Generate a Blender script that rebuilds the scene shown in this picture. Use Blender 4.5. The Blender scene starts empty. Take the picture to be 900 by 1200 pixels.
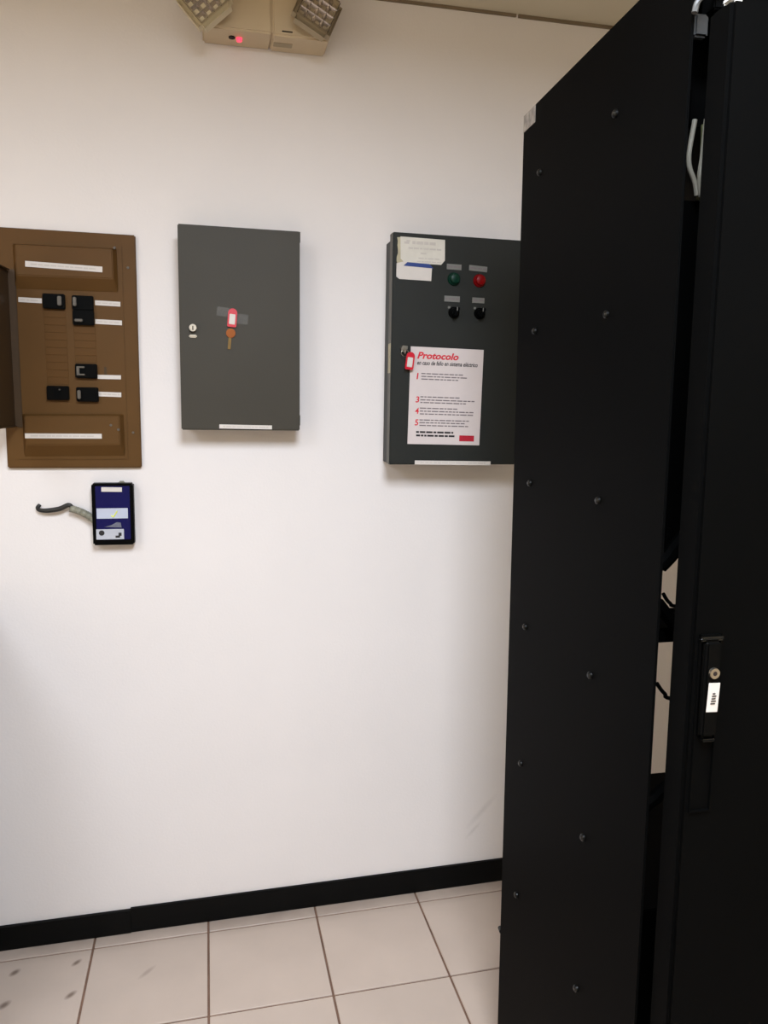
import bpy, bmesh, math, random
from mathutils import Vector, Matrix
random.seed(7)
D, S, C = bpy.data, bpy.context.scene, bpy.context.scene.collection
PI = math.pi

# ------------------------------------------------------------------ camera, world, exposure
def set_camera(f=901.8, yaw=.2252, pitch=-.1411, roll=.0055, pos=(0, -2.2494, 1.5903)):
    F = Vector((math.sin(yaw)*math.cos(pitch), math.cos(yaw)*math.cos(pitch), math.sin(pitch)))
    R = Vector((math.cos(yaw), -math.sin(yaw), 0)); U = R.cross(F)
    R2 = R*math.cos(roll)+U*math.sin(roll); U2 = U*math.cos(roll)-R*math.sin(roll)
    cd = D.cameras.new('camera'); co = D.objects.new('camera', cd); C.objects.link(co)
    cd.sensor_fit = 'VERTICAL'; cd.sensor_height = 24; cd.sensor_width = 18; cd.lens = f/1200*24
    cd.clip_start = .02
    M = Matrix((R2, U2, -F)).transposed().to_4x4(); M.translation = Vector(pos)
    co.matrix_world = M; S.camera = co
set_camera()
w = D.worlds.new('world'); S.world = w; w.use_nodes = True
w.node_tree.nodes['Background'].inputs[0].default_value = (.8, .85, 1, 1)
w.node_tree.nodes['Background'].inputs[1].default_value = .02
vs = S.view_settings
vs.view_transform = 'Standard'; vs.look = 'None'; vs.gamma = 1; vs.use_curve_mapping = False
vs.exposure = 0.15
H = 2.697                              # ceiling height
LIGHT_COL = (.80, .89, 1.0)
TROFFERS = [(.20, -2.25, .6, 1.2, 84, 176), (-1.35, -2.25, .6, 1.2, 26, 176)]   # louvred ceiling lights: x, y, size, watts, cut-off angle
for (lx, ly, sx, sy, pw, sp_) in TROFFERS:
    ld = D.lights.new('troffer_lamp', 'AREA'); ld.shape = 'RECTANGLE'; ld.size = sx; ld.size_y = sy
    ld.energy = pw; ld.color = LIGHT_COL; ld.spread = math.radians(sp_)
    lo = D.objects.new('troffer_lamp', ld); C.objects.link(lo); lo.location = (lx, ly, H-.022)

# ------------------------------------------------------------------ helpers
def srgb(r, g, b):
    f = lambda c: c/12.92 if c <= .04045 else ((c+.055)/1.055)**2.4
    return (f(r/255), f(g/255), f(b/255), 1)

def mat(name, col, rough=.5, metal=0, noise=.06, nscale=12, bump=0, bscale=60, spec=.5, emit=None, estr=0, rand=0):
    m = D.materials.new(name); m.use_nodes = True; nt = m.node_tree; N = nt.nodes; L = nt.links
    b = N['Principled BSDF']
    b.inputs['Roughness'].default_value = rough; b.inputs['Metallic'].default_value = metal
    b.inputs['Specular IOR Level'].default_value = spec
    tc = N.new('ShaderNodeTexCoord')
    nz = N.new('ShaderNodeTexNoise'); nz.inputs['Scale'].default_value = nscale; nz.inputs['Detail'].default_value = 5
    L.new(tc.outputs['Object'], nz.inputs['Vector'])
    mr = N.new('ShaderNodeMapRange'); mr.inputs['From Min'].default_value = .3; mr.inputs['From Max'].default_value = .7
    mr.inputs['To Min'].default_value = 1-noise; mr.inputs['To Max'].default_value = 1+noise
    L.new(nz.outputs['Fac'], mr.inputs['Value'])
    mx = N.new('ShaderNodeVectorMath'); mx.operation = 'SCALE'
    mx.inputs[0].default_value = col[:3]
    L.new(mr.outputs['Result'], mx.inputs['Scale'])
    out = mx.outputs[0]
    if rand:
        oi = N.new('ShaderNodeObjectInfo'); m2 = N.new('ShaderNodeMapRange')
        m2.inputs['To Min'].default_value = 1-rand; m2.inputs['To Max'].default_value = 1+rand
        L.new(oi.outputs['Random'], m2.inputs['Value'])
        s2 = N.new('ShaderNodeVectorMath'); s2.operation = 'SCALE'
        L.new(out, s2.inputs[0]); L.new(m2.outputs['Result'], s2.inputs['Scale']); out = s2.outputs[0]
    L.new(out, b.inputs['Base Color'])
    if bump:
        bn = N.new('ShaderNodeTexNoise'); bn.inputs['Scale'].default_value = bscale; bn.inputs['Detail'].default_value = 4
        L.new(tc.outputs['Object'], bn.inputs['Vector'])
        bp = N.new('ShaderNodeBump'); bp.inputs['Strength'].default_value = bump; bp.inputs['Distance'].default_value = .003
        L.new(bn.outputs['Fac'], bp.inputs['Height']); L.new(bp.outputs['Normal'], b.inputs['Normal'])
    if emit:
        b.inputs['Emission Color'].default_value = (*emit[:3], 1); b.inputs['Emission Strength'].default_value = estr
    m['out'] = 0
    return m

def bx(bm, x0, x1, y0, y1, z0, z1, bev=0, seg=2):
    r = bmesh.ops.create_cube(bm, size=1)
    vs_ = r['verts']
    cx, cy, cz = (x0+x1)/2, (y0+y1)/2, (z0+z1)/2
    for v in vs_:
        v.co = Vector((cx+v.co.x*abs(x1-x0), cy+v.co.y*abs(y1-y0), cz+v.co.z*abs(z1-z0)))
    if bev:
        es = list({e for v in vs_ for e in v.link_edges})
        bmesh.ops.bevel(bm, geom=es, offset=bev, segments=seg, affect='EDGES', clamp_overlap=True)
    return bm

def box(*a, **k): return bx(bmesh.new(), *a, **k)

def cyl(bm, p0, p1, r0, r1=None, n=20):
    p0, p1 = Vector(p0), Vector(p1); d = p1-p0
    q = d.to_track_quat('Z', 'Y').to_matrix().to_4x4(); q.translation = (p0+p1)/2
    bmesh.ops.create_cone(bm, cap_ends=True, segments=n, radius1=r0, radius2=r0 if r1 is None else r1, depth=d.length, matrix=q)
    return bm

def tube(bm, pts, r, n=10, sub=8):
    P = [Vector(p) for p in pts]; Q = []
    for i in range(len(P)-1):
        a, b, c, d = P[max(0, i-1)], P[i], P[i+1], P[min(len(P)-1, i+2)]
        for k in range(sub):
            t = k/sub
            Q.append(.5*((2*b)+(c-a)*t+(2*a-5*b+4*c-d)*t*t+(3*b-a-3*c+d)*t**3))
    Q.append(P[-1]); rings = []
    up = Vector((.13, .3, .94))
    for i, q in enumerate(Q):
        t = (Q[min(i+1, len(Q)-1)]-Q[max(i-1, 0)]).normalized()
        x = t.cross(up).normalized(); y = t.cross(x)
        rr = r(i/(len(Q)-1)) if callable(r) else r
        rings.append([bm.verts.new(q+x*rr*math.cos(2*PI*k/n)+y*rr*math.sin(2*PI*k/n)) for k in range(n)])
    for a, b in zip(rings, rings[1:]):
        for k in range(n): bm.faces.new((a[k], a[(k+1) % n], b[(k+1) % n], b[k]))
    bm.faces.new(rings[0][::-1]); bm.faces.new(rings[-1])
    return bm

def obj(name, bm, m, parent=None, smooth=False, label=None):
    bmesh.ops.recalc_face_normals(bm, faces=bm.faces)
    me = D.meshes.new(name); bm.to_mesh(me); bm.free()
    o = D.objects.new(name, me); C.objects.link(o); me.materials.append(m)
    if parent: o.parent = parent
    if label: o['label'] = label
    if smooth:
        for p in me.polygons: p.use_smooth = True
        md = o.modifiers.new('n', 'EDGE_SPLIT'); md.split_angle = .7
    return o

def thing(name, label, cat, loc=(0, 0, 0), rot=(0, 0, 0), group=None):
    o = D.objects.new(name, None); C.objects.link(o); o.empty_display_size = .05
    o.location = loc; o.rotation_euler = rot
    o['label'] = label; o['category'] = cat
    if group: o['group'] = group
    return o

def tag(o, label, cat, group=None):
    o['label'] = label; o['category'] = cat
    if group: o['group'] = group
    return o

def struct(name, bm, m, parent=None):
    o = obj(name, bm, m, parent); o['kind'] = 'structure'; return o

def share(o, parent=None):
    c = o.copy(); C.objects.link(c)
    if parent: c.parent = parent
    return c

def text_bm(txt, x0, z0, width, height, y, shear=0, offset=0):
    """flat lettering lying in the plane Y = y, facing -Y, fitted to a box"""
    cu = D.curves.new('lettering', 'FONT'); cu.body = txt; cu.shear = shear; cu.offset = offset; cu.resolution_u = 3
    o = D.objects.new('lettering', cu); C.objects.link(o)
    dg = bpy.context.evaluated_depsgraph_get(); dg.update()
    me = D.meshes.new_from_object(o.evaluated_get(dg))
    D.objects.remove(o); D.curves.remove(cu)
    bm = bmesh.new(); bm.from_mesh(me); D.meshes.remove(me)
    xs = [v.co.x for v in bm.verts]; ys = [v.co.y for v in bm.verts]
    sx = width/(max(xs)-min(xs)); sz = height/(max(ys)-min(ys)); mx, my = min(xs), min(ys)
    for v in bm.verts: v.co = Vector((x0+(v.co.x-mx)*sx, y, z0+(v.co.y-my)*sz))
    return bm

def join(bm, other):
    me = D.meshes.new('t'); other.to_mesh(me); other.free(); bm.from_mesh(me); D.meshes.remove(me); return bm

def words(bm, x0, x1, zc, h, y, rnd):
    """a line of print too small to read: one short bar per word"""
    x = x0
    while x < x1-.004:
        n = min(rnd.uniform(.006, .02), x1-x)
        bx(bm, x, x+n, y-.0001, y+.0004, zc-h/2, zc+h/2)
        x += n+.0025
    return bm

class Local:
    """coordinates on the wall -> coordinates of a box hung slightly askew"""
    def __init__(s, cx, cz, th): s.cx, s.cz, s.th = cx, cz, th
    def __call__(s, x, z):
        dx, dz = x-s.cx, z-s.cz; c, n = math.cos(s.th), math.sin(s.th)
        return dx*c-dz*n, dx*n+dz*c

# ------------------------------------------------------------------ materials
M = {}
M['wall'] = mat('wall_paint', srgb(228, 221, 219), .75, noise=.015, nscale=3, bump=.12, bscale=140)
M['cream_wall'] = mat('cream_wall_paint', srgb(222, 206, 178), .8, noise=.02, nscale=3, bump=.12, bscale=140)
M['ceiling'] = mat('ceiling_paint', srgb(210, 200, 180), .85, noise=.03, nscale=4, bump=.1, bscale=90)
M['grout'] = mat('grout', srgb(116, 88, 72), .9, noise=.25, nscale=14)
M['tile'] = None
M['vinyl'] = mat('black_vinyl', srgb(7, 7, 7), .55, noise=.2, nscale=9, spec=.12)
M['trim'] = mat('ceiling_trim', srgb(120, 104, 84), .7, noise=.1)
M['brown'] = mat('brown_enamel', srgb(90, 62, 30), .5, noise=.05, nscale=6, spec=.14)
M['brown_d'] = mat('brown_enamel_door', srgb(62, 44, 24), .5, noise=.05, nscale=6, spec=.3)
M['blank'] = mat('brown_knockout', srgb(90, 61, 29), .5, noise=.05, spec=.12)
M['grey'] = mat('grey_enamel', srgb(64, 60, 53), .5, noise=.05, nscale=5, spec=.18, bump=.05, bscale=300)
M['slate'] = mat('slate_enamel', srgb(42, 43, 41), .45, noise=.05, nscale=5, spec=.16, bump=.05, bscale=300)
M['white'] = mat('white_label', srgb(206, 198, 192), .55, noise=.03, nscale=40)
M['paper'] = mat('paper', srgb(206, 194, 192), .7, noise=.02, nscale=20)
M['cream'] = mat('cream_paper', srgb(206, 200, 190), .7, noise=.06, nscale=30)
M['oldtape'] = mat('yellowed_tape', srgb(176, 166, 138), .6, noise=.1, nscale=30)
M['ink'] = mat('black_ink', srgb(30, 26, 28), .7)
M['faint'] = mat('grey_ink', srgb(112, 102, 104), .7)
M['pale_ink'] = mat('pale_ink', srgb(190, 182, 176), .7)
M['red_ink'] = mat('red_ink', srgb(205, 28, 48), .6)
M['crimson'] = mat('crimson_print', srgb(176, 20, 44), .6)
M['blue_ink'] = mat('blue_print', srgb(24, 52, 120), .6)
M['black'] = mat('black_plastic', srgb(4, 4, 4), .5, noise=.1, spec=.05)
M['toggle'] = mat('grey_toggle', srgb(88, 80, 70), .5)
M['chrome'] = mat('chrome', srgb(172, 164, 152), .32, 1, noise=.05)
M['brass'] = mat('brass', srgb(122, 66, 26), .35, .7, noise=.1)
M['brass_d'] = mat('old_brass', srgb(110, 84, 40), .5, .5, noise=.1)
M['red'] = mat('red_plastic', srgb(196, 22, 44), .35)
M['redcap'] = mat('red_button', srgb(116, 0, 5), .4, spec=.2)
M['greencap'] = mat('green_button', srgb(2, 42, 30), .4, spec=.2)
M['legend'] = mat('legend_plate', srgb(112, 111, 107), .45, noise=.05)
M['navy'] = mat('navy_plastic', srgb(16, 15, 72), .45, noise=.06, spec=.12)
M['cond'] = mat('grey_conduit', srgb(132, 130, 116), .5, noise=.15, nscale=40)
M['cord'] = mat('black_cord', srgb(28, 26, 24), .5)
M['beige'] = mat('beige_plastic', srgb(200, 180, 150), .5, noise=.03)
M['beige_l'] = mat('pale_beige_plastic', srgb(206, 192, 162), .5, noise=.03)
M['beige_d'] = mat('grey_beige_plastic', srgb(160, 144, 118), .5, noise=.05)
M['reflect'] = mat('lamp_reflector', srgb(190, 180, 172), .22, .75, noise=.1, nscale=60)
M['led'] = mat('red_led', srgb(255, 40, 60), .3, emit=(1, .05, .1), estr=1.6)
M['hole'] = mat('dark_hole', srgb(28, 12, 8), .8)
M['rack'] = mat('rack_enamel', srgb(6, 6, 6), .55, noise=.1, nscale=5, spec=.02, bump=.04, bscale=400)
M['rack_in'] = mat('rack_device', srgb(5, 5, 5), .6, noise=.1, spec=.03)
M['rivet'] = mat('rivet_plastic', srgb(6, 6, 6), .28, spec=.4)
M['silver'] = mat('silver_sticker', srgb(150, 142, 135), .5, .1, noise=.4, nscale=70)
M['cable_w'] = mat('white_cable', srgb(158, 152, 138), .5)
M['cable_y'] = mat('olive_cable', srgb(120, 122, 84), .5)
M['cable_k'] = mat('black_cable', srgb(5, 5, 5), .7, spec=.04)
M['fixture'] = mat('fixture_white', srgb(230, 230, 226), .5)
M['diffuser'] = mat('diffuser', srgb(250, 250, 245), .5, emit=LIGHT_COL, estr=3)

def wall_scuffs(m):
    # two faint slanting scuffs on the wall low beside the rack
    nt = m.node_tree; N = nt.nodes; L = nt.links; b = N['Principled BSDF']
    src = b.inputs['Base Color'].links[0].from_socket; geo = N.new('ShaderNodeNewGeometry'); fac = None
    for (x, z, rx, rz) in [(.852, .253, .085, .013), (.825, .190, .045, .008)]:
        sb = N.new('ShaderNodeVectorMath'); sb.operation = 'SUBTRACT'; sb.inputs[1].default_value = (x, 0, z); L.new(geo.outputs['Position'], sb.inputs[0])
        rt = N.new('ShaderNodeVectorRotate'); rt.rotation_type = 'Y_AXIS'; rt.inputs['Angle'].default_value = .80; L.new(sb.outputs[0], rt.inputs['Vector'])
        dv = N.new('ShaderNodeVectorMath'); dv.operation = 'MULTIPLY'; dv.inputs[1].default_value = (1/rx, 0, 1/rz); L.new(rt.outputs[0], dv.inputs[0])
        ln = N.new('ShaderNodeVectorMath'); ln.operation = 'LENGTH'; L.new(dv.outputs[0], ln.inputs[0])
        mr = N.new('ShaderNodeMapRange'); mr.inputs['From Min'].default_value = .1; mr.inputs['From Max'].default_value = 1
        mr.inputs['To Min'].default_value = .16; mr.inputs['To Max'].default_value = 0; L.new(ln.outputs['Value'], mr.inputs['Value'])
        if fac is None: fac = mr.outputs['Result']
        else:
            a = N.new('ShaderNodeMath'); a.operation = 'MAXIMUM'; L.new(fac, a.inputs[0]); L.new(mr.outputs['Result'], a.inputs[1]); fac = a.outputs[0]
    mx = N.new('ShaderNodeMix'); mx.data_type = 'RGBA'; L.new(fac, mx.inputs[0]); L.new(src, mx.inputs[6]); mx.inputs[7].default_value = srgb(110, 100, 96)
    L.new(mx.outputs[2], b.inputs['Base Color'])
wall_scuffs(M['wall'])

def clear_mat():
    m = D.materials.new('clear_tape'); m.use_nodes = True; nt = m.node_tree; b = nt.nodes['Principled BSDF']
    b.inputs['Base Color'].default_value = (.8, .8, .8, 1); b.inputs['Roughness'].default_value = .25
    b.inputs['Alpha'].default_value = .035
    return m
M['clear'] = clear_mat()

def tile_mat():
    m = mat('beige_floor_tile', srgb(189, 171, 158), .42, noise=.05, nscale=5, rand=.035, spec=.4)
    nt = m.node_tree; N = nt.nodes; L = nt.links; b = N['Principled BSDF']
    src = b.inputs['Base Color'].links[0].from_socket
    geo = N.new('ShaderNodeNewGeometry'); fac = None
    # scuffs and heel marks at fixed places on the floor
    for (x, y, rx, ry) in [(-.567, -.112, .016, .010), (-.566, -.233, .018, .011), (-.404, -.108, .016, .008), (-.400, -.233, .018, .009), (-.205, -.19, .03, .008)]:
        sb = N.new('ShaderNodeVectorMath'); sb.operation = 'SUBTRACT'; sb.inputs[1].default_value = (x, y, 0)
        L.new(geo.outputs['Position'], sb.inputs[0])
        rt = N.new('ShaderNodeVectorRotate'); rt.rotation_type = 'Z_AXIS'; rt.inputs['Angle'].default_value = -.8
        L.new(sb.outputs[0], rt.inputs['Vector'])
        dv = N.new('ShaderNodeVectorMath'); dv.operation = 'MULTIPLY'; dv.inputs[1].default_value = (1/rx, 1/ry, 0)
        L.new(rt.outputs[0], dv.inputs[0])
        ln = N.new('ShaderNodeVectorMath'); ln.operation = 'LENGTH'; L.new(dv.outputs[0], ln.inputs[0])
        mr = N.new('ShaderNodeMapRange'); mr.inputs['From Min'].default_value = .35; mr.inputs['From Max'].default_value = 1.2
        mr.inputs['To Min'].default_value = .75 if x < -.3 else .3; mr.inputs['To Max'].default_value = 0
        L.new(ln.outputs['Value'], mr.inputs['Value'])
        if fac is None: fac = mr.outputs['Result']
        else:
            a = N.new('ShaderNodeMath'); a.operation = 'MAXIMUM'; L.new(fac, a.inputs[0]); L.new(mr.outputs['Result'], a.inputs[1]); fac = a.outputs[0]
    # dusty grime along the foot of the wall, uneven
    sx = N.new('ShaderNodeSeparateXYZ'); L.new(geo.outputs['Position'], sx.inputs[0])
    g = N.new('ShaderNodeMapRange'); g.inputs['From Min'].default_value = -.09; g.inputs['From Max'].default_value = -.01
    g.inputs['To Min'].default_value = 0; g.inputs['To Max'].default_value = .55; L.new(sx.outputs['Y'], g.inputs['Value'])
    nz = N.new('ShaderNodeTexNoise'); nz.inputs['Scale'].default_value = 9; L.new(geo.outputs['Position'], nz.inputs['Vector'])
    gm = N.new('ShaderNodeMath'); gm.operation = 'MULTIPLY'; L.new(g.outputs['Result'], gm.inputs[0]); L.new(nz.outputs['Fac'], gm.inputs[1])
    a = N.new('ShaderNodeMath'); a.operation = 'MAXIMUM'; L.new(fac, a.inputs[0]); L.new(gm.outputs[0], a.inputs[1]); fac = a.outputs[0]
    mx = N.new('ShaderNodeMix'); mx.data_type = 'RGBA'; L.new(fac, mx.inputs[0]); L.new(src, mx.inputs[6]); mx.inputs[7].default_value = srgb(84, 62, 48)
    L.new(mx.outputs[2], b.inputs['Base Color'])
    return m
M['tile'] = tile_mat()

# ------------------------------------------------------------------ room shell
X0, X1, Y0 = -1.9, 1.85, -4.1
struct('wall_back', box(X0-.1, X1+.1, 0, .1, -.1, H+.1), M['wall'])
struct('wall_left', box(X0-.1, X0, Y0, 0, -.1, H+.1), M['cream_wall'])
struct('wall_right', box(X1, X1+.1, Y0, 0, -.1, H+.1), M['cream_wall'])
struct('wall_front', box(X0-.1, X1+.1, Y0-.1, Y0, -.1, H+.1), M['cream_wall'])
struct('ceiling', box(X0, X1, Y0, 0, H, H+.1), M['ceiling'])
floor = struct('floor', box(X0, X1, Y0, 0, -.1, -.004), M['grout'])
# floor tiles, 33 cm, each its own object
T, TX, TY, J = .33, -.3661, -.0575, .0031
xs = sorted(TX+k*T for k in range(-6, 10)); xs = [X0]+[x for x in xs if X0+.02 < x < X1-.02]+[X1]
ys = sorted(TY-k*T for k in range(0, 14)); ys = [Y0]+[y for y in ys if Y0+.02 < y]+[0]
cache = {}
for i in range(len(xs)-1):
    for j in range(len(ys)-1):
        sx, sy = xs[i+1]-xs[i]-2*J, ys[j+1]-ys[j]-2*J
        key = (round(sx, 4), round(sy, 4))
        if key not in cache:
            o = obj('tile', box(-sx/2, sx/2, -sy/2, sy/2, -.006, 0, bev=.0012, seg=1), M['tile'], floor); cache[key] = o
        else: o = share(cache[key], floor)
        o.location = ((xs[i]+xs[i+1])/2, (ys[j]+ys[j+1])/2, 0)
# black vinyl baseboard in two lengths that do not quite meet flush
struct('baseboard_back', box(-.2632, X1, -.010, 0, .0, .0775, bev=.0006), M['vinyl'])
b2 = struct('baseboard_back', box(X0, -.2633, -.0125, 0, -.0, .0735, bev=.0006), M['vinyl'])
struct('baseboard_left', box(X0, X0+.01, Y0, -.014, 0, .0775), M['vinyl'])
struct('baseboard_right', box(X1-.01, X1, Y0, -.012, 0, .0775), M['vinyl'])
# dark joint strip where wall meets ceiling, with a break
struct('trim_1', box(X0, .896, -.006, 0, H-.0075, H), M['trim'])
struct('trim_2', box(.903, X1, -.006, 0, H-.0085, H), M['trim'])
# recessed ceiling light (behind and above the camera)
for (lx, ly, sx, sy, pw, sp_) in TROFFERS:
    cl = thing('ceiling_light', 'white ceiling light panel %s the camera' % ('above and behind' if lx > -1 else 'to the left of'), 'light', (lx, ly, H))
    fr = bmesh.new()
    for a in ((-sx/2-.03, sx/2+.03, -sy/2-.03, -sy/2), (-sx/2-.03, sx/2+.03, sy/2, sy/2+.03), (-sx/2-.03, -sx/2, -sy/2, sy/2), (sx/2, sx/2+.03, -sy/2, sy/2)):
        bx(fr, *a, -.02, 0)
    obj('frame', fr, M['fixture'], cl)
    obj('diffuser', box(-sx/2, sx/2, -sy/2, sy/2, -.014, -.002), M['diffuser'], cl)

# low dark cabinet added unseen left of the frame to shade wall foot and floor
bc = thing('shade_cabinet', 'low black cabinet added out of view to shade the lower left corner', 'cabinet', (-.93, -.32, 0))
obj('body', box(-.30, .30, -.28, .30, .04, 1.10, bev=.006), M['rack'], bc)
obj('shade_cabinet_plinth', box(-.28, .28, -.26, .28, 0, .04), M['rack_in'], bc)
obj('door', box(-.29, .29, -.298, -.281, .05, 1.09, bev=.003), M['rack'], bc)  # door of the added shade cabinet
obj('shade_cabinet_handle', box(.23, .25, -.310, -.298, .38, .50, bev=.003), M['black'], bc)

# ------------------------------------------------------------------ brown breaker panel
TH = .0100
cx, cz = -.350, 1.7205
P = thing('breaker_panel', 'brown flush mounted breaker panel with open door at the left edge', 'electrical panel', (cx, 0, cz), (0, TH, 0))
L = Local(cx, cz, TH)
def lbox(l, xa, xb, za, zb, y0, y1, bev=0, bm=None, seg=2):
    mx, mz = l((xa+xb)/2, (za+zb)/2); w_, h_ = abs(xb-xa)/2, abs(zb-za)/2
    return bx(bm or bmesh.new(), mx-w_, mx+w_, min(y0, y1), max(y0, y1), mz-h_, mz+h_, bev, seg)
obj('cover_plate', box(-.1725, .1725, -.014, 0, -.3115, .3115, bev=.003), M['brown'], P)
obj('dead_front', lbox(L, -.494, -.212, 1.432, 2.0, -.0165, -.013, bev=.0015), M['brown'], P)
def bay(xa, xb, za, zb, inset, zi0, zi1):
    bm = bmesh.new(); vs_ = []
    for (a, b, c, d, y) in ((xa, xb, za, zb, -.0162), (xa+inset, xb-inset, zi0, zi1, -.036)):
        for (x, z) in ((a, c), (b, c), (b, d), (a, d)):
            lx, lz = L(x, z); vs_.append(bm.verts.new((lx, y, lz)))
    for k in range(4): bm.faces.new((vs_[k], vs_[(k+1) % 4], vs_[4+(k+1) % 4], vs_[4+k]))
    bm.faces.new(vs_[4:]); bm.faces.new(vs_[:4][::-1])
    bmesh.ops.bevel(bm, geom=list(bm.edges), offset=.002, segments=2, affect='EDGES')
    return bm
obj('raised_bay', bay(-.480, -.222, 1.878, 1.993, .011, 1.912, 1.987), M['brown'], P)
obj('raised_bay', bay(-.482, -.222, 1.440, 1.556, .011, 1.474, 1.550), M['brown'], P)
def strip(p, l, xa, xb, za, zb, y, m=None, name='label_strip', lines=True, th=.0008, rot=0, label=None, inkm='pale_ink'):
    mx, mz = l((xa+xb)/2, (za+zb)/2); w_, h_ = abs(xb-xa)/2, abs(zb-za)/2
    o = obj(name, box(-w_, w_, -th, 0, -h_, h_), m or M['white'], p, label=label)
    o.location = (mx, y, mz); o.rotation_euler = (0, rot, 0)
    if lines:
        bm = bmesh.new(); rr = random.Random(int((xa+3)*977+zb*71)); words(bm, -w_*.86, w_*.86, 0, h_*.5, -th-.0001, rr)
        pr = obj('print', bm, M[inkm], o)
    return o
strip(P, L, -.4475, -.2588, 1.9302, 1.9445, -.0362, rot=.025, label='long white label strip on the upper bay')
strip(P, L, -.4725, -.2795, 1.4905, 1.5035, -.0362, label='long white label strip on the lower bay')
for (xa, xb, zc, lb) in ((-.473, -.4157, 1.8515, 'white label left of the single upper breaker'), (-.2836, -.2192, 1.8495, None), (-.2850, -.2170, 1.8005, None), (-.2870, -.2265, 1.6085, None)):
    strip(P, L, xa, xb, zc-.0062, zc+.0062, -.0168, rot=.02, label=lb)
strip(P, L, -.2855, -.2255, 1.6495, 1.6605, -.0168, label='white label with a smudge', lines=False)
obj('smudge', lbox(L, -.268, -.262, 1.651, 1.682, -.0170, -.0166), M['brown_d'], P)
br = {}
def breaker(xa, xb, za, zb, toggles):
    bk = obj('circuit_breaker', lbox(L, xa, xb, za, zb, -.0165, -.030, bev=.002), M['black'], P)
    for (ta, tb, tc, td) in toggles:
        obj('toggle', lbox(L, ta, tb, tc, td, -.030, -.041, bev=.0015), M['toggle'], bk)
    return bk
breaker(-.4122, -.3574, 1.8305, 1.8690, [(-.374, -.364, 1.838, 1.862)])
breaker(-.3400, -.2866, 1.8290, 1.8665, [(-.336, -.3275, 1.838, 1.861)])
breaker(-.3400, -.2866, 1.7905, 1.8285, [(-.334, -.314, 1.798, 1.805)])
bk = breaker(-.3405, -.2850, 1.6510, 1.6890, [])
cm = bmesh.new()
for a in ((-.336, -.329, 1.6585, 1.682), (-.329, -.316, 1.678, 1.682), (-.329, -.316, 1.6585, 1.6625)): lbox(L, *a, -.030, -.034, bm=cm)
obj('toggle', cm, M['toggle'], bk)
breaker(-.4145, -.3590, 1.5925, 1.6300, [(-.383, -.378, 1.618, 1.622)])
breaker(-.3405, -.2847, 1.5885, 1.6270, [(-.336, -.328, 1.596, 1.619)])
kb = None
for xa, zs in ((-.4135, [1.8185-.0195*k for k in range(10)]), (-.3405, [1.7795-.0195*k for k in range(5)])):
    for z in zs:
        lx, lz = L(xa+.0275, z)
        if kb is None: kb = o = obj('knockout_blank', box(-.0275, .0275, -.0012, 0, -.0091, .0091, bev=.0005, seg=1), M['blank'], P)
        else: o = share(kb, P)
        o.location = (lx, -.0163, lz)
for (x, z) in ((-.1998, 1.5047), (-.1960, 1.945), (-.2266, 1.9913), (-.2548, 1.5258), (-.2360, 1.5135)):
    lx, lz = L(x, z); yy = -.014 if x > -.21 else (-.0362 if 1.9 > z else -.0325)
    obj('screw', cyl(bmesh.new(), (lx, yy+.002, lz), (lx, yy-.0022, lz), .0042, .003, 12), M['toggle'], P, smooth=True)
hb = bmesh.new(); lbox(L, -.497, -.478, 1.520, 1.928, -.0165, -.021, bev=.0015, bm=hb)
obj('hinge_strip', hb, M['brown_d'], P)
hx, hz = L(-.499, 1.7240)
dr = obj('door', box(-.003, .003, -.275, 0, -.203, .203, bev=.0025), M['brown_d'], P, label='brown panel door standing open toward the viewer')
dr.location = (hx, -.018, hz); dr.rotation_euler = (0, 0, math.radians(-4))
rim = bmesh.new()
bx(rim, .003, .012, -.275, -.272, -.203, .203); bx(rim, .003, .010, -.272, -.01, .200, .203); bx(rim, .003, .010, -.272, -.01, -.203, -.200)
obj('door_flange', rim, M['brown_d'], dr)

# ------------------------------------------------------------------ grey wall cabinet
TH = .0105; cx, cz = .0952, 1.7815
G = thing('wall_cabinet', 'plain grey steel wall cabinet with red key tag taped on its door', 'cabinet', (cx, 0, cz), (0, TH, 0))
LG = Local(cx, cz, TH)
obj('body', box(-.154, .154, -.064, 0, -.263, .263, bev=.002), M['grey'], G)
obj('door', box(-.1605, .1605, -.082, -.066, -.2685, .2685, bev=.0025), M['grey'], G)
for z in (-.240, .255):
    obj('hinge_pin', cyl(bmesh.new(), (.1606, -.072, z-.014), (.1606, -.072, z+.014), .0022, n=12), M['grey'], G, smooth=True)
lx, lz = LG(-.0305, 1.785)
lk = obj('lock', cyl(bmesh.new(), (lx, -.082, lz), (lx, -.094, lz), .0105, .0095, 24), M['chrome'], G, smooth=True)
obj('keyhole', box(lx-.0015, lx+.0015, -.0945, -.0935, lz-.006, lz+.005), M['hole'], lk)
lx, lz = LG(-.0308, 1.7635)
obj('latch_tab', bx(bmesh.new(), lx-.0105, lx+.0105, -.088, -.082, lz-.004, lz+.004, bev=.0025), M['chrome'], G)
strip(G, LG, .0324, .1755, 1.5165, 1.5275, -.0822, label='white label strip along the bottom edge', rot=.012)

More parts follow.
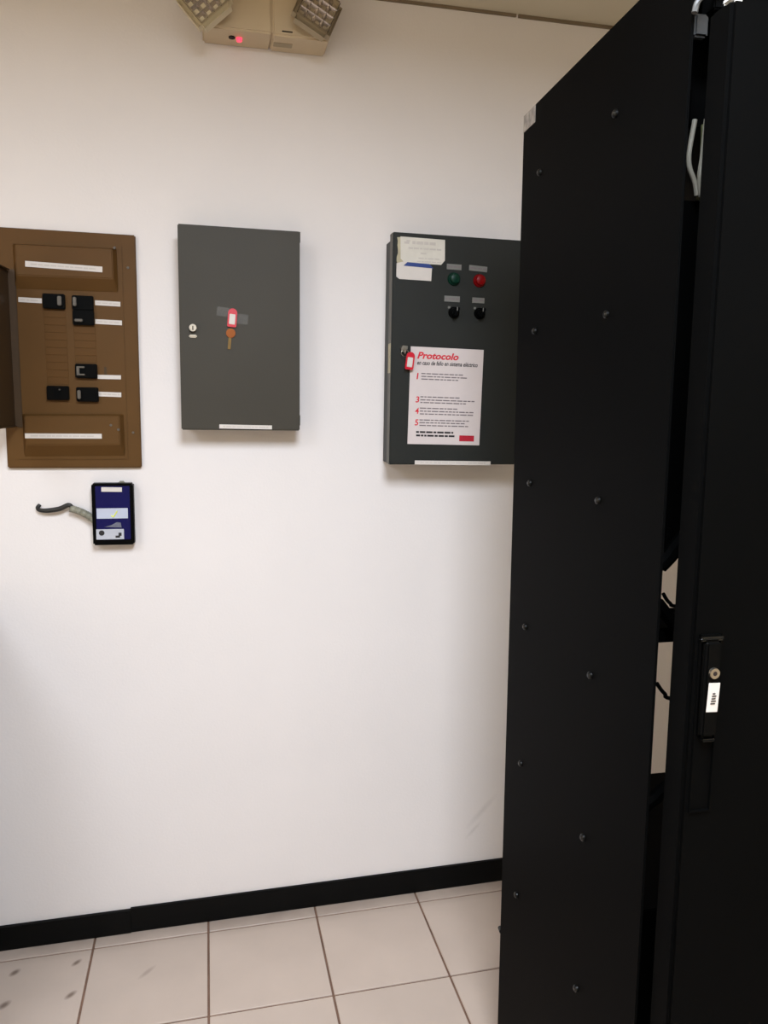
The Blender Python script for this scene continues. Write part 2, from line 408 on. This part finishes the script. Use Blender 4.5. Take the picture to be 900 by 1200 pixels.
def key_tag(name, label, cx, cz, y, tilt, holder, sx=1.0):
    t = thing(name, label, 'key tag', (cx, y, cz), (0, tilt, 0))
    bm = bmesh.new()     # rounded fob with an eyelet end
    prof = []
    w_, h_ = .0120*sx, .0235
    for k in range(13): a = PI*k/12; prof.append((w_*math.cos(a), h_-.010+.012*math.sin(a)))
    for (a0, cx_, cz_) in ((PI, -w_+.004, -h_+.004), (1.5*PI, w_-.004, -h_+.004)):
        for k in range(5): a = a0+PI/2*k/4; prof.append((cx_+.004*math.cos(a), cz_+.004*math.sin(a)))
    f = [bm.verts.new((x, 0, z)) for x, z in prof]; fa = bm.faces.new(f)
    r = bmesh.ops.extrude_face_region(bm, geom=[fa])
    for v in [g for g in r['geom'] if isinstance(g, bmesh.types.BMVert)]: v.co.y = -.005
    obj('fob', bm, M['red'], t)
    obj('paper_insert', box(-.0078*sx, .0078*sx, -.0062, -.004, -.0165, .0105, bev=.001), M['white'], t, label='white paper insert behind the tag window')
    return t
k1 = key_tag('key_tag', 'red key tag taped to the middle of the grey wall cabinet', .0735, 1.8135, -.0825, .10, G)
tp = bmesh.new(); bx(tp, -.042, -.010, -.0012, -.0002, .002, .026); bx(tp, .012, .042, -.0012, -.0002, -.012, .014)
obj('tape', tp, M['clear'], k1, label='strip of clear tape')
tf = bmesh.new(); bx(tf, -.035, -.012, -.0030, -.0014, .012, .0165); bx(tf, .026, .038, -.0026, -.0014, .008, .0115)
kb_ = bmesh.new(); cyl(kb_, (-.001, -.0005, -.040), (-.001, -.0035, -.040), .0125, n=20)
obj('key_bow', kb_, M['brass'], k1, smooth=True, label='brass key bow')
kb_ = bmesh.new(); bx(kb_, -.006, .002, -.0032, -.0008, -.083, -.05, bev=.001)
obj('key_blade', kb_, M['brass_d'], k1, label='dull brass key blade')
tf.free()

# ------------------------------------------------------------------ slate control box
TH = .0115; cx, cz = .708, 1.7330
K = thing('control_box', 'dark slate control box with push buttons and protocol poster beside the rack', 'electrical panel', (cx, 0, cz), (0, TH, 0))
LK = Local(cx, cz, TH)
obj('body', box(-.1935, .196, -.076, 0, -.319, .309, bev=.002), M['slate'], K)
obj('door', box(-.2005, .2005, -.110, -.078, -.3200, .3200, bev=.003), M['slate'], K)
obj('lit_edge', box(-.2013, -.2000, -.1085, -.080, -.318, .318), mat('lit_edge_grey', srgb(92, 89, 82), .5, spec=.3), K, label='door edge coloured lighter for the light on it')  # thin strip over the door edge, light on that side put into its colour
gk = obj('gasket', box(-.190, .190, -.079, -.075, -.312, .305), M['black'], K)
stp = obj('tape_patch', box(-.2019, -.2013, -.108, -.082, -.062, .020), M['oldtape'], K, label='cream tape patch on the side of the door')
YF = -.1105
lx, lz = LK(.5435, 1.740)
lk = obj('lock', cyl(bmesh.new(), (lx, -.109, lz), (lx, -.120, lz), .010, .009, 20), M['chrome'], K, smooth=True)
def legend(xa, xb, zc, h, rot=0):
    o = strip(K, LK, xa, xb, zc-h/2, zc+h/2, YF, m=M['legend'], name='legend_plate', th=.0012, rot=rot, inkm='faint'); return o
legend(.6668, .7095, 1.9690, .0150, .01); legend(.7325, .7865, 1.9675, .0150, .05); legend(.6610, .7065, 1.8815, .0160, .01); legend(.7440, .7800, 1.8800, .0150, .01)
def button(x, z, m, lb):
    lx, lz = LK(x, z)
    bz = obj('push_button', cyl(bmesh.new(), (lx, YF, lz), (lx, YF-.007, lz), .0185, .0165, 28), m, K, smooth=True, label=lb)
    bm = bmesh.new(); cyl(bm, (lx, YF-.007, lz), (lx, YF-.016, lz), .0145, .0130, 28); cyl(bm, (lx, YF-.016, lz), (lx, YF-.018, lz), .0130, .009, 28)
    obj('button_cap', bm, m, bz, smooth=True)
button(.6880, 1.9360, M['greencap'], 'green push button'); button(.7638, 1.9345, M['redcap'], 'red push button')
def selector(x, z, ang):
    lx, lz = LK(x, z)
    s = obj('selector_switch', cyl(bmesh.new(), (lx, YF, lz), (lx, YF-.007, lz), .0165, .0150, 26), M['black'], K, smooth=True)
    bm = bmesh.new(); cyl(bm, (0, 0, 0), (0, -.010, 0), .0125, .0115, 24); bx(bm, -.0045, .0045, -.024, -.008, -.0135, .0135, bev=.002)
    kn = obj('knob', bm, M['black'], s, smooth=True); kn.location = (lx, YF-.007, lz); kn.rotation_euler = (0, ang, 0)
    ln = obj('pointer_line', box(lx-.0012, lx+.0012, YF-.0318, YF-.0308, lz+.002, lz+.012), M['legend'], s)
    g = bmesh.new(); bx(g, lx-.018, lx-.011, YF-.0012, YF, lz+.011, lz+.017, bev=.0005); obj('position_mark', g, M['legend'], s)
selector(.6898, 1.8440, .5); selector(.7663, 1.8440, .5)
strip(K, LK, .5800, .8110, 1.4120, 1.4235, YF, label='long white label strip along the bottom edge', rot=.012)
# torn paper labels in the upper left corner of the door
def poly(name, pts, y, th, m, parent, l, label=None):
    bm = bmesh.new(); vs_ = []
    for (x, z) in pts:
        a, b = l(x, z); vs_.append(bm.verts.new((a, y, b)))
    fa = bm.faces.new(vs_); r = bmesh.ops.extrude_face_region(bm, geom=[fa])
    for v in [g for g in r['geom'] if isinstance(g, bmesh.types.BMVert)]: v.co.y = y-th
    return obj(name, bm, m, parent, label=label)
rr = random.Random(3)
ragged = [(.5215+rr.uniform(0, .006), 2.041-.0105*k) for k in range(9)]
poly('torn_backing', [(.545, 2.043)]+ragged[::1]+[(.545, 1.955)], YF, .0006, M['oldtape'], K, LK, 'yellowed torn edge of an older sticker')
poly('paper_label', [(.532, 2.0435), (.660, 2.0405), (.6605, 1.985), (.650, 1.973), (.545, 1.974), (.533, 1.985)], YF-.0006, .0006, M['cream'], K, LK, 'cream paper label with faded print')
poly('sticker', [(.5215, 1.972), (.545, 1.978), (.6235, 1.966), (.6215, 1.928), (.530, 1.930), (.5210, 1.936)], YF-.0008, .0006, M['white'], K, LK, 'white sticker under the cream label')
poly('blue_band', [(.552, 1.976), (.615, 1.9735), (.628, 1.962), (.541, 1.966)], YF-.0016, .0004, M['blue_ink'], K, LK, 'dark blue printed band')
pb = bmesh.new()
for (xa, xb, zc, h) in ((.566, .634, 2.0285, .008), (.555, .652, 2.0135, .0042), (.590, .612, 2.0010, .004), (.584, .648, 1.9875, .003), (.58, .65, 1.979, .0025)):
    a, b = LK((xa+xb)/2, zc); words(pb, a-(xb-xa)/2, a+(xb-xa)/2, b, h, YF-.0014, rr)
a, b = LK(.551, 2.030); bx(pb, a-.008, a+.006, YF-.0016, YF-.0012, b-.005, b+.001); bx(pb, a-.002, a+.009, YF-.0016, YF-.0012, b+.001, b+.005)
obj('print', pb, M['pale_ink'], K)

# protocol poster on the control box door
pcx, pcz, pt = .6693, 1.6080, .0260
PO = thing('poster', 'white protocol poster with red title taped on the dark control box', 'poster', (pcx, YF-.0012, pcz), (0, pt, 0))
LP = Local(pcx, pcz, pt)
obj('sheet', box(-.1085, .1085, -.0006, 0, -.1370, .1370), M['paper'], PO)
def lettering(txt, xa, xb, zc, h, m, shear=.0, off=.0, name='lettering'):
    a, b = LP((xa+xb)/2, zc)
    return obj(name, text_bm(txt, a-(xb-xa)/2, b-h/2, xb-xa, h, -.0009, shear, off), m, PO)
lettering('Protocolo', .5835, .7060, 1.7220, .0195, M['red_ink'], .25, .034, 'title')
lettering('en caso de fallo en sistema eléctrico', .5835, .7640, 1.7010, .0125, M['ink'], .22, .022, 'subtitle')
for t_, z in (('1', 1.6655), ('3', 1.6000), ('4', 1.5680), ('5', 1.5350)):
    x_ = .578+(z-1.535)*.030
    lettering(t_, x_, x_+(.006 if t_ == '1' else .011), z, .0175, M['red_ink'], .1, .02, 'numeral')
wb = bmesh.new(); rr = random.Random(11)
for zc, ends in ((1.6655, (.722, .732, .712)), (1.6000, (.711, .7568, .737)), (1.5680, (.705, .754, .757)), (1.5350, (.741, .728, .740))):
    for k, e in enumerate(ends):
        xs_ = .592+(zc-1.535)*.030; a, b = LP((xs_+e)/2, zc+.0078-k*.0078-(e-.65)*.028)
        words(wb, a-(e-xs_)/2, a+(e-xs_)/2, b, .0030, -.0008, rr)
obj('printed_lines', wb, M['faint'], PO)
wb = bmesh.new()
for k, (z, e) in enumerate(((1.5065, .694), (1.4975, .700))):
    a, b = LP((.5825+e)/2, z-(k)*.001); words(wb, a-(e-.5825)/2, a+(e-.5825)/2, b, .0052, -.0008, rr)
obj('bold_lines', wb, M['ink'], PO)
a, b = LP(.7350, 1.4885); obj('red_block', box(a-.0225, a+.0225, -.0010, -.0005, b-.0085, b+.0085, bev=.0002), M['crimson'], PO)
k2 = key_tag('key_tag', 'red key tag hanging from the lock of the dark control box', .5590, 1.7060, -.1215, .12, K)
kk = bmesh.new(); bx(kk, -.0185, -.0155, -.007, .003, .018, .040, bev=.001); bx(kk, -.0215, -.012, -.008, -.005, .030, .040, bev=.001)
obj('key', kk, M['chrome'], k2, label='silver key in the lock')
rg = bmesh.new(); tube(rg, [(-.017+.011*math.cos(a*PI/6), -.004, .020+.009*math.sin(a*PI/6)) for a in range(13)], .0009, 6, 2)
obj('ring', rg, M['chrome'], k2, smooth=True)

# ------------------------------------------------------------------ small navy device under the breaker panel
TH = .012; cx, cz = -.2595, 1.2810
B = thing('surge_protector', 'small black and navy box on the white wall with grey cable', 'electrical box', (cx, 0, cz), (0, TH, 0))
LB = Local(cx, cz, TH)
obj('case', box(-.0545, .0545, -.038, 0, -.0855, .0855, bev=.004), M['black'], B)
obj('face_plate', box(-.0440, .0455, -.0398, -.037, -.0700, .0790, bev=.001), M['navy'], B)
strip(B, LB, -.2865, -.2330, 1.3445, 1.3570, -.0400, label='white label at the top of the face', rot=.02, lines=False)
dw = strip(B, LB, -.3015, -.2200, 1.2705, 1.2990, -.0400, m=mat('pale_display', srgb(182, 188, 206), .4), name='display_window', lines=False, label='pale display window with a yellow tick')
tk = bmesh.new(); a = .003
for p0, p1 in (((-.006, -.006), (.0, -.010)), ((.0, -.010), (.010, .006))): cyl(tk, (p0[0]+a, -.0011, p0[1]), (p1[0]+a, -.0011, p1[1]), .0016, n=6)
obj('tick', tk, mat('yellow_print', srgb(226, 232, 96), .5), dw)
lw = strip(B, LB, -.3050, -.2325, 1.2125, 1.2410, -.0400, name='label_strip', lines=False, label='white lower label with dark blots', m=mat('grey_white_label', srgb(180, 182, 192), .5))
obj('blot', cyl(bmesh.new(), (-.022, -.0006, .004), (-.022, -.0014, .004), .0075, n=14), M['ink'], lw)
obj('blot', bx(bx(bmesh.new(), .014, .026, -.0014, -.0006, -.010, -.004), .022, .030, -.0014, -.0006, -.005, .004), M['ink'], lw)
poly('torn_label', [(-.283, 1.2475), (-.238, 1.2445), (-.240, 1.2585), (-.250, 1.2600), (-.265, 1.2520)], -.0400, .0006, mat('grey_label', srgb(92, 94, 108), .6, noise=.3, nscale=60), B, LB, 'grey torn label remnant')
sm = bmesh.new(); bx(sm, .016, .030, -.022, -.006, .085, .0905, bev=.002); obj('mounting_tab', sm, M['cond'], B)
cdt = bmesh.new()
pts = [(-.308, 1.262), (-.325, 1.277), (-.347, 1.290), (-.372, 1.2985)]
q = [(*LB(x, z), y) for (x, z), y in zip(pts, (-.02, -.022, -.022, -.020))]
tube(cdt, [(a, y, b) for a, b, y in q], lambda t: .0098+.0008*math.sin(t*150), 12, 14)
obj('flexible_conduit', cdt, M['cond'], B, smooth=True, label='short grey flexible conduit')
pts = [(-.366, 1.300, -.020), (-.376, 1.308, -.020), (-.400, 1.298, -.018), (-.432, 1.2935, -.016), (-.452, 1.295, -.012), (-.458, 1.301, -.006), (-.453, 1.308, -.001)]
cdt = bmesh.new(); tube(cdt, [(LB(x, z)[0], y, LB(x, z)[1]) for x, z, y in pts], lambda t: .0052+.0015*math.sin(min(t*1.4, 1)*PI), 10, 8)
obj('cord', cdt, M['cord'], B, smooth=True, label='black cord entering the wall')

# ------------------------------------------------------------------ emergency light unit under the ceiling
E_ = thing('emergency_light', 'beige emergency light unit with two lamp heads high on the wall', 'emergency light', (.175, 0, 2.530))
obj('housing', box(-.160, .0155, -.098, 0, .0015, .160, bev=.005, seg=3), M['beige'], E_)
obj('end_cover', box(.016, .164, -.098, 0, -.001, .160, bev=.005, seg=3), M['beige'], E_)
sl = bmesh.new(); bx(sl, .022, .072, -.058, -.034, -.0022, .004, bev=.0008); obj('test_recess', sl, M['beige_d'], E_)
sl = bmesh.new(); bx(sl, .040, .068, -.0990, -.0965, .0085, .0120, bev=.0008); obj('slot', sl, M['hole'], E_)
obj('indicator_lamp', cyl(bmesh.new(), (-.067, -.052, .004), (-.067, -.052, -.006), .0085, .0065, 16), M['led'], E_, smooth=True, label='lit red indicator lamp')
obj('indicator_hole', cyl(bmesh.new(), (-.086, -.055, .004), (-.086, -.055, -.0012), .0085, .0085, 16), M['hole'], E_)
def lamp_head(c, yaw, tilt, roll, m, lab):
    R = Matrix.Rotation(yaw, 4, 'Z') @ Matrix.Rotation(tilt, 4, 'X') @ Matrix.Rotation(roll, 4, 'Y')
    a, dpt = .054, .046
    bm = bmesh.new(); bx(bm, -a, a, 0, dpt, -a, a, bev=.012, seg=2)
    top = [f for f in bm.faces if f.normal.y < -.9]
    r = bmesh.ops.inset_region(bm, faces=top, thickness=.006)
    bmesh.ops.translate(bm, verts=list({v for f in top for v in f.verts}), vec=(0, .010, 0))
    h = obj('lamp_head', bm, m, E_, label=lab); h.location = c; h.rotation_euler = R.to_euler()
    rf = bmesh.new(); n = 4; s = 2*(a-.0095)/n
    for i in range(n):
        for j in range(n):
            x0, z0 = -a+.0095+i*s, -a+.0095+j*s
            cs = [(x0, z0), (x0+s, z0), (x0+s, z0+s), (x0, z0+s)]
            ov = [rf.verts.new((x, .001, z)) for x, z in cs]
            iv = [rf.verts.new((x0+s/2+(x-x0-s/2)*.35, .012, z0+s/2+(z-z0-s/2)*.35)) for x, z in cs]
            for k in range(4): rf.faces.new((ov[k], ov[(k+1) % 4], iv[(k+1) % 4], iv[k]))
            rf.faces.new(iv)
    obj('reflector', rf, M['reflect'], h)
    nk = bmesh.new(); cyl(nk, (0, dpt-.004, 0), (0, dpt+.045, 0), .014, n=16); obj('swivel', nk, M['beige_d'], h, smooth=True)
    return h
lamp_head((-.158, -.150, .046), math.radians(-12), math.radians(-4), math.radians(-40), M['beige_l'], 'left lamp head turned to the left')
lamp_head((.130, -.150, .054), math.radians(9), math.radians(-4), math.radians(25), M['beige_d'], 'right lamp head with shade in its darker colour')  # darker beige than the left head, shade put into the colour

# ------------------------------------------------------------------ black server rack
RA = -.0408
R = thing('server_rack', 'tall black server rack with door slightly ajar at the right', 'rack', (.6407, -.7, 0), (0, 0, RA))
W, DP, ZT = .60, .604, 2.167      # local: x right, y = -s toward the viewer
sp = obj('side_panel', box(0, .004, -DP, 0, .03, ZT, bev=.0015), M['rack'], R)
rv = None
for s, zs in ((.099, (2.03, 1.732, 1.430, 1.129, .827, .521)), (.405, (2.031, 1.731, 1.433, 1.134, .838, .545))):
    for z in zs:
        if rv is None:
            bm = bmesh.new(); cyl(bm, (0, 0, 0), (-.0035, 0, 0), .0066, .0062, 16); cyl(bm, (-.0035, 0, 0), (-.0062, 0, 0), .0062, .003, 16)
            rv = o = obj('rivet', bm, M['rivet'], sp, smooth=True)
        else: o = share(rv, sp)
        o.location = (0, -s, z)
bm = bmesh.new(); cyl(bm, (.004, .0, .36), (.004, .014, .36), .006, .005, 12); obj('edge_bolt', bm, M['rivet'], R, smooth=True).location = (0, 0, 0)
st = obj('sticker', box(-.0006, 0, -.064, -.001, ZT-.034, ZT-.002), M['silver'], R, label='silver sticker at the top rear corner of the side panel')
obj('right_side_panel', box(W-.016, W, -DP, 0, .03, ZT, bev=.003), M['rack'], R)
obj('top_cover', box(.004, W-.016, -DP, 0, ZT-.02, ZT, bev=.003), M['rack'], R)
obj('base_frame', box(.004, W-.016, -DP, 0, .03, .09, bev=.003), M['rack'], R)
obj('header_rail', box(.030, W-.016, -DP, -DP+.03, 2.092, ZT-.02, bev=.002), M['rack'], R)
for x in (.05, W-.11):
    for y in (-.10, -.50):
        obj('mounting_post', box(x-.02 if x < .2 else x, x+.008 if x < .2 else x+.03, y, y+.03, .09, ZT-.02), M['rack_in'], R)
for x in (.06, W-.06):
    for y in (-.06, -DP+.06):
        bm = bmesh.new(); cyl(bm, (x, y, 0), (x, y, .012), .025, n=16); cyl(bm, (x, y, .012), (x, y, .035), .008, n=10); obj('levelling_foot', bm, M['black'], R)
# door, hinged at the right, a finger's width ajar
da = math.radians(1.6)
d = obj('door', box(0, .585, -.048, 0, -.0+.055, 2.075, bev=.005), M['rack'], R, label='black rack door slightly ajar')
d.location = (.0125, -.620, 0); d.rotation_euler = (0, 0, da)
bm = bmesh.new()
for a in ((.010, .013, 1.03, 1.284), (.041, .044, 1.03, 1.284), (.010, .044, 1.281, 1.284), (.010, .044, 1.028, 1.031)): bx(bm, a[0], a[1], -.0515, -.047, a[2], a[3], bev=.0006)
obj('handle_surround', bm, M['rack'], d)
bm = bmesh.new(); bx(bm, .0135, .0405, -.060, -.048, 1.140, 1.278, bev=.005, seg=3); obj('swing_handle', bm, M['black'], d)
bm = bmesh.new(); cyl(bm, (.027, -.058, 1.2335), (.027, -.064, 1.2335), .0078, .0072, 24); lo = obj('lock_cylinder', bm, M['chrome'], d, smooth=True)
bm = bmesh.new(); cyl(bm, (.027, -.0642, 1.2335), (.027, -.0636, 1.2335), .0032, n=12); obj('keyhole', bm, M['hole'], d)
lt = obj('label', box(-.0085, .0085, -.0012, 0, -.0205, .0205, bev=.0004), M['white'], d, label='white label with upright lettering'); lt.location = (.0285, -.0602, 1.199); lt.rotation_euler = (0, .04, 0)
bm = bmesh.new()
for k, w_ in enumerate((.0026, .0036, .0030, .0040, .0024)): bx(bm, .0285-.004+.0006*k, .0285+w_, -.0622, -.0612, 1.190+.0035*k, 1.1914+.0035*k)
obj('upright_print', bm, M['ink'], d)
bm = bmesh.new(); bx(bm, .008, .046, -.0565, -.047, 1.2755, 1.2815, bev=.003, seg=3); obj('handle_cap', bm, M['rivet'], d)
bm = bmesh.new(); bx(bm, .018, .038, -.0605, -.047, 1.135, 1.139, bev=.002, seg=2); obj('handle_cap', bm, M['rivet'], d)
bm = bmesh.new(); bx(bm, .001, .018, -.0505, -.024, 2.071, 2.082, bev=.004, seg=3); obj('corner_cap', bm, M['fixture'], d, label='bright cap on the top corner of the door')
bm = bmesh.new(); bx(bm, .008, .028, -.598, -.585, 2.060, 2.088, bev=.003, seg=2); obj('hinge_bracket', bm, mat('grey_bracket', srgb(48, 48, 48), .4, .2), R, label='grey bracket in the gap above the door')
# equipment standing inside, seen only through the gap
def device(label, z0, z1, s0, s1, x0=.062, x1=.538):
    t = thing('rack_unit', label, 'rack equipment', (.6407, -.7, 0), (0, 0, RA))
    obj('chassis', box(x0, x1, -s1, -s0, z0, z1, bev=.002), M['rack_in'], t)
    for x in (x0+.006, x1-.006):
        obj('ear_handle', box(x-.004, x+.004, -s1-.006, -s1, z0+.004, min(z1-.004, z0+.05), bev=.001), M['rack'], t)
    return t
device('black rack unit behind the gap below the two pale openings', .09, .757, .06, .50)
device('thin black rack unit between the two pale openings in the gap', 1.217, 1.240, .385, .50)
device('tall black rack unit behind the gap above the pale openings', 1.352, 1.885, .06, .50)
device('topmost black rack unit behind the gap under the rack top', 1.985, 2.140, .06, .50)
def rk(x, s, z): # rack frame -> world
    c, n = math.cos(RA), math.sin(RA); return Vector((.6407+x*c+s*n, -.7+x*n-s*c, z))
def cable(label, pts, r, m, group=None):
    bm = bmesh.new(); tube(bm, [rk(*p) for p in pts], r, 8, 6)
    return tag(obj('cable', bm, m, smooth=True), label, 'cable', group)
cable('white cable hanging slanted in the upper gap of the rack', [(.066, .515, 1.990), (.060, .515, 1.936), (.072, .515, 1.905), (.076, .515, 1.888)], .0035, M['cable_w'])
cable('pale thick cable bundle at right in the upper gap of the rack', [(.083, .52, 1.990), (.080, .52, 1.94), (.078, .52, 1.915), (.082, .52, 1.886)], .0055, M['cable_w'])
cable('olive cable behind the pale ones in the upper gap', [(.088, .505, 1.988), (.090, .505, 1.92), (.086, .505, 1.886)], .005, M['cable_y'])
cable('black cable crossing the upper pale opening of the rack', [(.062, .5105, 1.300), (.075, .51, 1.284), (.10, .51, 1.276), (.3, .51, 1.2440)], .0028, M['cable_k'])
cable('black cable crossing the lower pale opening of the rack', [(.060, .5105, 1.155), (.075, .51, 1.137), (.10, .51, 1.124), (.3, .51, 1.08)], .0032, M['cable_k'])
cable('thick black cable slung across the top corner of the upper pale opening', [(.050, .516, 1.345), (.066, .516, 1.361), (.080, .516, 1.379), (.100, .516, 1.402)], .012, M['cable_k'])
cable('thick black cable slung under the lower corner of the upper pale opening', [(.050, .516, 1.287), (.066, .516, 1.268), (.084, .516, 1.248), (.11, .512, 1.225)], .010, M['cable_k'])
cable('thick black cable slung across the foot of the lower pale opening', [(.050, .516, .955), (.066, .516, .966), (.085, .516, .982), (.12, .512, .995)], .011, M['cable_k'])
cable('grey cable looped over the top corner of the rack beside the door', [(-.002, .612, 2.080), (.002, .612, 2.094), (.013, .612, 2.104), (.030, .610, 2.110), (.06, .609, 2.112)], .004, mat('grey_cable', srgb(70, 68, 66), .5))
for o in C.objects:      # print too small to read
    if o.name.split('.')[0] in ('print', 'printed_lines', 'bold_lines', 'upright_print', 'lettering', 'title', 'subtitle'): o['kind'] = 'stuff'
